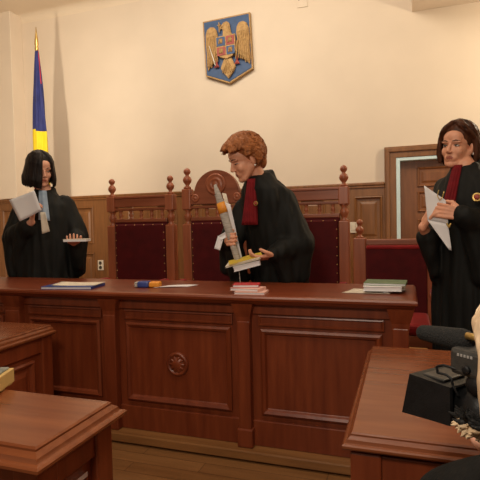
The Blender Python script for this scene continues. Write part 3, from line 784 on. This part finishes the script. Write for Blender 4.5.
rings = [RR(-.72, 2.835, .03, .20, .165, pleat=.06), RR(-.72, 2.835, .4, .20, .16, pleat=.055), RR(-.725, 2.83, .7, .195, .15, pleat=.04), RR(-.735, 2.81, .9, .195, .145, pleat=.02), RR(-.755, 2.785, 1.08, .195, .14), RR(-.775, 2.76, 1.2, .185, .13), RR(-.79, 2.74, 1.27, .155, .115), RR(-.80, 2.725, 1.325, .10, .09), RR(-.80, 2.725, 1.37, .068, .074, tilt=-.02)]
sl = [([W2(-.67, 2.715, 1.235), W2(-.575, 2.70, 1.0), W2(-.69, 2.58, .952)], [.085, .092, .056]), ([W2(-.575, 2.71, .99), W2(-.59, 2.71, .83)], [.09, .07]), ([W2(-.66, 2.61, .94), W2(-.63, 2.66, .80)], [.055, .05]),
      ([W2(-.91, 2.81, 1.225), W2(-1.01, 2.74, 1.0), W2(-.985, 2.655, 1.015)], [.075, .075, .052]), ([W2(-1.01, 2.745, .99), W2(-1.03, 2.75, .85)], [.07, .05]), ([W2(-.975, 2.69, .98), W2(-.955, 2.74, .78)], [.055, .06])]
make_robe(p2, F, rings, sl)
jabot(p2, W2(-.850, 2.628, 1.375), W2(-.808, 2.640, 1.38), W2(-.875, 2.590, 1.115), W2(-.79, 2.605, 1.115), F(1, .2, 0), 'jabot_red', 4, depth=.009)
badge(p2, W2(-.797, 2.608, 1.235), F(1, .3, .1), .014)

# what the middle person holds
t = thing('paper_roll', 'bundle of rolled papers with an orange band held upright over the bench', 'papers', (-.925, 2.535, 1.03))
def wv(*p): return V(p) - V((-.925, 2.535, 1.03))
top, bot = wv(-1.005, 2.51, 1.345), wv(-.872, 2.535, .86)
ax = (bot - top).normalized(); sd = V((.93, 0, .27))
bm = bmesh.new(); rg = []
for f, w, d in ((0, .008, .004), (.12, .019, .010), (.3, .026, .014), (.6, .022, .016), (.85, .019, .014), (1, .017, .012)):
    c = top.lerp(bot, f); rg.append([c + sd * w * math.cos(a) + V((0, 1, 0)) * d * math.sin(a) for a in [k * PI / 8 for k in range(16)]])
loft(bm, rg, smooth=True); obj('sheets', bm, 'paper_grey', t)
bm = bmesh.new(); rg = []
for f, w, d in ((.21, .0245, .014), (.27, .0275, .0155), (.33, .0275, .016)):
    c = top.lerp(bot, f); rg.append([c + sd * w * math.cos(a) + V((0, 1, 0)) * d * math.sin(a) for a in [k * PI / 8 for k in range(16)]])
loft(bm, rg, smooth=True); obj('band', bm, 'orange', t)
bm = bmesh.new(); sheet(bm, [wv(-.972, 2.56, 1.245), wv(-.935, 2.56, 1.235), wv(-.868, 2.565, .90), wv(-.9, 2.565, .90)], bend=.004); obj('loose_sheet', bm, 'paper', t)
bm = bmesh.new(); sheet(bm, [wv(-.985, 2.565, 1.30), wv(-.96, 2.565, 1.295), wv(-.875, 2.575, .93), wv(-.90, 2.575, .93)], bend=.004); obj('loose_sheet', bm, 'paper_warm', t)
bm = bmesh.new()
sheet(bm, [(-.945, 2.53, 1.085), (-.93, 2.53, 1.06), (-.985, 2.525, 1.03), (-1.0, 2.525, 1.055)], bend=.008, th=.004)
sheet(bm, [(-1.0, 2.525, 1.057), (-.97, 2.52, 1.032), (-.987, 2.515, .975), (-1.022, 2.518, .985)], bend=.01, th=.004)
tag(obj('white_ribbon', bm, 'paper'), 'white cloth strip dangling from the hand that holds the rolled papers', 'cloth')
def booklet(name, label, cat, loc, rz, w, d, h, cover, pages='paper', rx=0, ry=0, group=None):
    t = thing(name, label, cat, loc, rz, group); t.rotation_euler = (rx, ry, rz)
    bm = bmesh.new(); box(bm, -w / 2 + .003, w / 2 - .003, -d / 2 + .003, d / 2 - .003, .002, h - .002, .001); obj('pages', bm, pages, t)
    bm = bmesh.new(); box(bm, -w / 2, w / 2, -d / 2, d / 2, 0, .002, .0006); box(bm, -w / 2, w / 2, -d / 2, d / 2, h - .002, h, .0006); box(bm, w / 2 - .002, w / 2, -d / 2, d / 2, .0005, h - .0005, .0006); obj('cover', bm, cover, t)
    return t
booklet('pad', 'lowest white pad in the pile on the hand of the stooping person', 'pad', (-.825, 2.515, .885), R(14), .15, .10, .026, 'paper', rx=R(8), ry=R(-14))
booklet('pad', 'middle pale pad in the pile on the hand of the stooping person', 'pad', (-.845, 2.518, .912), R(8), .20, .11, .010, 'paper_warm', 'paper_warm', rx=R(8), ry=R(-14))
booklet('booklet', 'thin yellow booklet on top of the pile held by the stooping person', 'booklet', (-.838, 2.522, .9245), R(20), .19, .10, .007, 'yellow', rx=R(8), ry=R(-14))
bm = bmesh.new(); tube(bm, [(-.862, 2.50, .885), (-.866, 2.49, .86), (-.862, 2.485, .83), (-.858, 2.48, .80)], .0025)
tag(obj('bookmark_cord', bm, 'paper_grey'), 'thin pale cord hanging below the pile of pads', 'cord')

# ---- person at the right
B3 = (.315, 2.73, .05); T3 = R(-38); F = Frame(B3, T3); W3 = lambda *p: V(p) - V(B3)
hp = W3(.262, 2.73, 1.495)
arms3 = [(F(0, .165, 1.26), W3(.42, 2.60, 1.02), W3(.262, 2.495, 1.142), V((-.9, .02, .22)), V((.0, .95, -.1)), -1, .75),
         (F(0, -.13, 1.24), W3(.135, 2.72, 1.0), W3(.085, 2.585, 1.085), V((.3, -.45, .65)), V((.9, .1, .1)), 1, .7)]
p3, F, H = person('person in black robe with brown hair and red bib standing by the door', B3, T3, hp, hrot(R(-32), R(3), R(5)), V((-.02, -.03, 1.335)), V((0, 0, 1.15)), V((0, 0, .88)), arms3, 'skin', .96)
face_bits(H, p3, .15, .96)
make_hair(H, 'hair', p3, 'hair_brown', 480, parted, .0068, 9, [((0, .024, .046), (.081, .096, .086)), ((0, .06, -.005), (.078, .048, .07))], .0036)
ear_ring(p3, H, 1, .96)
rings = [(0, 0, .03, .185, .16, dict(pleat=.06)), (0, 0, .4, .185, .16, dict(pleat=.055)), (0, 0, .7, .185, .155, dict(pleat=.04)), (0, 0, 1.0, .185, .145, dict(pleat=.015)), (0, 0, 1.17, .2, .14), (0, 0, 1.255, .185, .115), (.005, 0, 1.30, .125, .095), (.01, 0, 1.335, .08, .08), (.005, 0, 1.365, .07, .074, dict(tilt=-.03))]
sl = [([F(0, .15, 1.24), W3(.425, 2.60, 1.03), W3(.262, 2.500, 1.138)], [.085, .095, .052]), ([W3(.425, 2.6, 1.03), W3(.42, 2.61, .80)], [.1, .075]), ([W3(.31, 2.54, 1.09), W3(.36, 2.57, .85)], [.06, .06]),
      ([F(0, -.13, 1.235), W3(.15, 2.73, 1.0), W3(.105, 2.64, 1.03)], [.07, .065, .05]), ([W3(.15, 2.73, .99), W3(.165, 2.73, .82)], [.062, .045]), ([W3(.11, 2.65, 1.01), W3(.15, 2.68, .85)], [.048, .035])]
make_robe(p3, F, rings, sl)
jabot(p3, F(.085, -.035, 1.345), F(.085, .015, 1.345), F(.165, -.050, 1.10), F(.165, .015, 1.10), F(1, .0, 0), 'jabot_red', 4, depth=.009)
badge(p3, W3(.318, 2.475, 1.222), V((-.3, -1, .1)), .021)
bm = bmesh.new(); q = [(.090, 2.515, 1.290), (.185, 2.505, 1.215), (.195, 2.50, 1.10), (.104, 2.515, 1.120)]
sheet(bm, q, bend=.008); sheet(bm, [V(p) + V((.002, .006, -.004)) for p in q], bend=.008)
sheet(bm, [(.104, 2.515, 1.120), (.195, 2.50, 1.10), (.210, 2.50, .972), (.200, 2.505, .975)], bend=.004)
tag(obj('paper_sheets', bm, 'paper'), 'white sheets of paper held by the robed person beside the door', 'paper')
bm = bmesh.new()
tube(bm, [(.155, 2.50, 1.262), (.148, 2.50, 1.235), (.16, 2.50, 1.215), (.172, 2.50, 1.23), (.178, 2.50, 1.255)], .0022)
tube(bm, [(.19, 2.49, 1.10), (.198, 2.49, 1.085), (.205, 2.49, 1.10)], .0045)
tag(obj('spectacles_cord', bm, 'brass'), 'thin gilt cord looped over the papers held beside the door', 'cord')

# ================================================================ ON THE BENCH
TZ = .786
booklet('notebook', 'blue covered notebook with white pages lying on the left end of the bench', 'notebook', (-1.77, 2.24, TZ), R(9), .30, .17, .014, 'blue_cover')
bm = bmesh.new(); sheet(bm, [(-1.92, 2.33, TZ + .018), (-1.64, 2.36, TZ + .018), (-1.61, 2.22, TZ + .018), (-1.87, 2.18, TZ + .018)], bend=.003, th=.002)
tag(obj('paper_sheet', bm, 'paper_warm'), 'cream sheet lying on top of the blue notebook', 'paper')
t = thing('tissue_pack', 'small blue and orange packet on the bench in front of the left chairs', 'packet', (-1.325, 2.315, TZ), R(10))
bm = bmesh.new(); box(bm, -.065, .0, -.028, .028, 0, .034, .01, seg=3); obj('sleeve', bm, 'blue_cover', t)
bm = bmesh.new(); box(bm, -.0005, .062, -.026, .026, 0.001, .032, .01, seg=3); obj('wrapper', bm, 'orange', t)
bm = bmesh.new(); box(bm, -.082, -.064, -.026, .026, 0.001, .032, .008, seg=3); obj('end_flap', bm, 'paper_grey', t)
bm = bmesh.new(); sheet(bm, [(-1.29, 2.29, TZ + .002), (-1.12, 2.36, TZ + .002), (-1.09, 2.44, TZ + .002), (-1.25, 2.38, TZ + .002)], bend=.003, th=.002)
tag(obj('paper_sheet', bm, 'paper'), 'white sheet lying beside the blue and orange packet', 'paper')
booklet('pad', 'pink edged pad lowest of the stack under the stooping person', 'pad', (-.705, 2.20, TZ), R(4), .15, .10, .012, 'pink')
booklet('book', 'pale red book in the stack on the bench under the stooping person', 'book', (-.73, 2.225, TZ + .012), R(-8), .15, .10, .014, 'pink')
booklet('book', 'bright red book on top of the stack under the stooping person', 'book', (-.745, 2.25, TZ + .026), R(12), .13, .09, .014, 'red_cover')
bm = bmesh.new(); sheet(bm, [(-.285, 2.29, TZ + .002), (-.245, 2.43, TZ + .002), (-.05, 2.43, TZ + .002), (-.07, 2.29, TZ + .002)], bend=.002, th=.002)
tag(obj('paper_sheet', bm, 'paper_warm'), 'cream sheet on the right end of the bench beneath the green book', 'paper')
bm = bmesh.new(); sheet(bm, [(-.10, 2.28, TZ + .006), (-.10, 2.42, TZ + .005), (.0, 2.46, TZ + .012), (-.005, 2.33, TZ + .016)], bend=.004, th=.002)
tag(obj('paper_sheet', bm, 'paper'), 'curled white sheet at the right corner of the bench', 'paper')
booklet('pad', 'thick white pad beneath the green book at the right end of the bench', 'pad', (-.105, 2.35, TZ + .012), R(3), .17, .13, .022, 'paper')
booklet('book', 'green covered book on a white pad at the right end of the bench', 'book', (-.09, 2.39, TZ + .034), R(-3), .19, .15, .012, 'green_cover')
# box on the front desk
t = thing('card_box', 'pale yellow box with grey lid on the front left desk', 'box', (-1.215, 1.065, .64), R(20))
bm = bmesh.new(); box(bm, -.11, .085, -.09, .09, .006, .05, .003); obj('tray', bm, 'box_yellow', t)
bm = bmesh.new(); box(bm, -.10, .075, -.08, .08, .048, .056, .003); obj('lid', bm, 'box_grey', t)
for k in range(4):
    bm = bmesh.new(); y = -.075 + .05 * k; box(bm, .04, .08, y - .012, y + .012, 0, .008, .002); obj('foot', bm, 'box_yellow', t)

# ================================================================ VIDEO CAMERA AND OPERATOR
def camcorder():
    dirx = V((-.75, .66, 0)).normalized(); up = V((0, 0, 1)); side = dirx.cross(up).normalized()
    o = V((.092, .895, .813))
    m = Matrix(((dirx.x, side.x, up.x, o.x), (dirx.y, side.y, up.y, o.y), (dirx.z, side.z, up.z, o.z), (0, 0, 0, 1)))
    t = bpy.data.objects.new('video_camera', None); C.objects.link(t); t.matrix_world = m
    tag(t, 'black professional video camera with square lens hood pointed at the bench', 'video camera')
    # local x = lens direction, y = its far side, z up
    def rr(x, w, h): return [V((x, -w, -h)), V((x, w, -h)), V((x, w, h)), V((x, -w, h))]
    def sl_(x, w, h): return [V((x + .008, -w, -h)), V((x + .008, w, -h)), V((x - .010, w, h)), V((x - .010, -w, h))]
    b = bmesh.new()
    loft(b, [rr(.01, .014, .014), rr(-.005, .034, .030), rr(-.004, .040, .033), rr(.02, .042, .034), sl_(.082, .050, .038), sl_(.082, .046, .034), rr(.02, .036, .028), rr(.012, .012, .012)])
    hood = obj('lens_hood', b, 'cam_black', t)
    b = bmesh.new(); box(b, .015, .060, -.03, .03, .0345, .039, .003); obj('hood_flap', b, 'cam_grey', hood)
    mm = Matrix.Translation((-.11, 0, -.004)) @ Matrix.Rotation(PI / 2, 4, 'Y')
    b = bmesh.new(); lathe(b, [(.026, 0), (.036, .01), (.036, .04), (.033, .042), (.033, .05), (.040, .052), (.040, .085), (.032, .088), (.030, .112)], mm, 24); obj('lens_barrel', b, 'cam_black', t)
    b = bmesh.new(); lathe(b, [(.024, .120), (.022, .124), (.01, .127)], mm, 20); obj('lens_glass', b, 'glass', t)
    b = bmesh.new(); ell(b, (-.045, -.012, .042), (.028, .024, .022)); obj('zoom_grip', b, 'cam_black', t)
    b = bmesh.new(); box(b, -.20, -.09, -.042, .045, -.055, .045, .012); body = obj('body', b, 'cam_black', t)
    for k in range(3):
        b = bmesh.new(); lathe(b, [(.006, 0), (.006, .004)], Matrix.Translation((-.11 - .03 * k, -.042, -.02)) @ FRONT, 10); obj('button', b, 'cam_grey', body)
    b = bmesh.new(); box(b, -.15, .004, -.032, .022, .054, .100, .008); box(b, -.145, -.10, -.02, .02, .035, .055, .004)
    hd = obj('top_handle', b, 'cam_grey', t)
    for k in range(5):
        b = bmesh.new(); x = -.012 - .006 * k; box(b, x - .004, x, -.0330, -.0315, .0875, .0920, .0003); obj('lettering', b, 'marking', hd)
    b = bmesh.new(); box(b, -.082, -.066, -.0330, -.0315, .082, .090, .0007); obj('mark', b, 'lilac', hd)
    for k in range(3):
        b = bmesh.new(); lathe(b, [(.007, 0), (.007, .005), (.004, .006)], Matrix.Translation((-.030 - .028 * k, -.0315, .068)) @ FRONT, 12); obj('dial', b, 'cam_black', hd)
    b = bmesh.new(); roundcone(b, (.0, .0, .106), .0205, (.080, .0, .104), .0145, seg=18); mic = obj('microphone', b, 'foam', t)
    b = bmesh.new(); lathe(b, [(.006, 0), (.006, .028)], Matrix.Translation((-.044, -.012, .119)) @ Matrix.Rotation(PI / 2, 4, 'Y'), 14); obj('microphone_tube', b, 'brass', mic)
    b = bmesh.new(); pts = [(-.01, -.03, .064), (.012, -.035, .066), (.026, -.035, .060), (.024, -.035, .050), (.008, -.033, .050), (-.002, -.033, .046), (-.004, -.033, .036), (-.012, -.03, .02)]
    tube(b, [V(p) for p in pts], .0022); obj('cable', b, 'cam_black', t)
    b = bmesh.new(); roundcone(b, (-.09, .03, .055), .020, (-.17, .03, .060), .024); obj('viewfinder', b, 'cam_black', t)
camcorder()
B4 = (.24, .60, 0); T4 = R(-130); F = Frame(B4, T4); W4 = lambda *p: V(p) - V(B4)
hp = W4(.174, .685, .918)
arms4 = [(W4(.165, .58, .81), W4(.07, .69, .74), W4(.17, .79, .75), V((-.2, .8, .25)), V((-.1, -.1, .9)), -1, .5),
         (W4(.36, .70, .72), W4(.37, .86, .70), W4(.24, .92, .76), V((-.75, .3, .3)), V((-.5, -.7, .1)), 1, .8)]
t4, F, H = person('person in black coat with pale fur trim working the video camera', B4, T4, hp, hrot(R(-152), R(4), 0), W4(.225, .66, .80), W4(.245, .62, .62), W4(.25, .58, .34), arms4, 'skin_pale', .98, legs=False)
face_bits(H, t4, .3, .98)
make_hair(H, 'hair', t4, 'hair_blond', 420, parted, .0075, 21, [((0, .026, .05), (.084, .098, .09)), ((0, .06, -.02), (.075, .05, .07))], .004)
bm = bmesh.new()
chain(bm, [W4(.215, .63, .70), W4(.235, .61, .5), W4(.25, .58, .30)], [.125, .15, .16], seg=22)
chain(bm, [W4(.165, .585, .815), W4(.064, .69, .738), W4(.14, .78, .75)], [.082, .056, .04], seg=18)
chain(bm, [W4(.33, .70, .70), W4(.37, .85, .70), W4(.28, .90, .74)], [.08, .065, .045], seg=18)
roundcone(bm, W4(.20, .65, .78), .07, W4(.17, .60, .74), .09)
b = remeshed(bm, .008, 3)
for v in b.verts: v.co += v.normal * .005 * noise.noise(V(v.co) * 14)
obj('coat', b, 'coat', t4, recalc=False)
bm = bmesh.new()
for s in (-1, 1):   # folded legs, sitting back on the heels
    hip, kn, an = F(-.02, s * .1, .24), F(.30, s * .13, .09), F(-.06, s * .11, .09)
    chain(bm, [hip, kn], [.1, .075]); chain(bm, [kn, an], [.065, .045])
obj('trousers', remeshed(bm, .01, 2), 'trouser', t4, recalc=False)
for s in (-1, 1):
    bm = bmesh.new(); chain(bm, [F(-.08, s * .11, .06), F(-.18, s * .12, .045)], [.045, .04]); obj('shoe', remeshed(bm, .007, 2), 'shoe', t4, recalc=False)
rnd = random.Random(4)
bm = bmesh.new(); bk = bmesh.new()
p0, p1_ = W4(.083, .755, .838), W4(.150, .700, .868)
for k in range(300):
    f = rnd.random(); c = p0.lerp(p1_, f) + V((rnd.uniform(-.006, .006), rnd.uniform(-.01, .01), -.012 * math.sin(PI * f)))
    a = rnd.uniform(0, 2 * PI); o = V((-.5 + .4 * math.cos(a), -.3, .75 * math.sin(a))).normalized()
    tgt = bk if o.z > .12 else bm
    e = c + o * rnd.uniform(.016, .028)
    chain(tgt, [c, c.lerp(e, .6) + V((0, 0, -.002)), e], [.0055, .004, .0010], seg=6, hl=2)
cf = obj('fur_trim', bm, 'fur', t4); obj('fur_lining', bk, 'fur_black', cf)

# ================================================================ LIGHT
def lamp(name, kind, loc, e, col, size, target=None, **k):
    l = bpy.data.lights.new(name, kind); l.energy = e; l.color = col
    if kind == 'AREA': l.shape = 'RECTANGLE'; l.size, l.size_y = size
    else: l.shadow_soft_size = size
    for a, v in k.items(): setattr(l, a, v)
    o = bpy.data.objects.new(name, l); C.objects.link(o); o.location = loc
    if target: o.rotation_euler = (V(target) - V(loc)).to_track_quat('-Z', 'Y').to_euler()
    return o
WARM = (1, .80, .56)
lamp('lamp_left', 'SPOT', (-2.75, 1.95, 1.55), 300, (1, .85, .64), .05, (-5.7, 5.5, 2.5), spot_size=R(84), spot_blend=.8)
lamp('lamp_right', 'POINT', (1.5, 4.3, 2.62), 66, (1, .84, .60), .06)
lamp('ceiling_fill', 'AREA', (-2.0, 3.4, 3.95), 94, (1, .88, .70), (3.2, .8), (-2.2, 5.5, 2.0))  # unseen wash light, added to brighten the back wall
lamp('ceiling_fill', 'AREA', (-.8, .9, 4.0), 52, (1, .86, .68), (2.2, 1.4), (-.8, 1.6, 0))  # unseen overhead fill, added for general brightness over desks and bench
lamp('front_fill', 'AREA', (-.35, -.1, 1.9), 20, (1, .88, .72), (.3, .3), (-1.0, 3.0, 1.2))  # soft fill added near the camera to lift the faces
w = bpy.data.worlds.new('world'); bpy.context.scene.world = w; w.use_nodes = True
w.node_tree.nodes['Background'].inputs['Color'].default_value = (1, .78, .55, 1); w.node_tree.nodes['Background'].inputs['Strength'].default_value = .22

# ================================================================ CAMERA
YAW, PITCH, ROLL = R(19), R(-2.1), R(1.3)
cam = bpy.data.cameras.new('camera'); cam.sensor_width = 36; cam.lens = 36 * 480 / 480; cam.clip_start = .05
co = bpy.data.objects.new('camera', cam); C.objects.link(co); co.location = (0, 0, 1.13)
f = V((-math.sin(YAW) * math.cos(PITCH), math.cos(YAW) * math.cos(PITCH), math.sin(PITCH))); r = V((math.cos(YAW), math.sin(YAW), 0)); u = r.cross(f)
r2 = r * math.cos(ROLL) - u * math.sin(ROLL); u2 = r * math.sin(ROLL) + u * math.cos(ROLL)
co.matrix_world = Matrix(((r2.x, u2.x, -f.x, 0), (r2.y, u2.y, -f.y, 0), (r2.z, u2.z, -f.z, 1.13), (0, 0, 0, 1)))
sc = bpy.context.scene; sc.camera = co
sc.view_settings.view_transform = 'Standard'; sc.view_settings.look = 'None'; sc.view_settings.gamma = 1; sc.view_settings.exposure = 0
sc.view_settings.use_curve_mapping = False
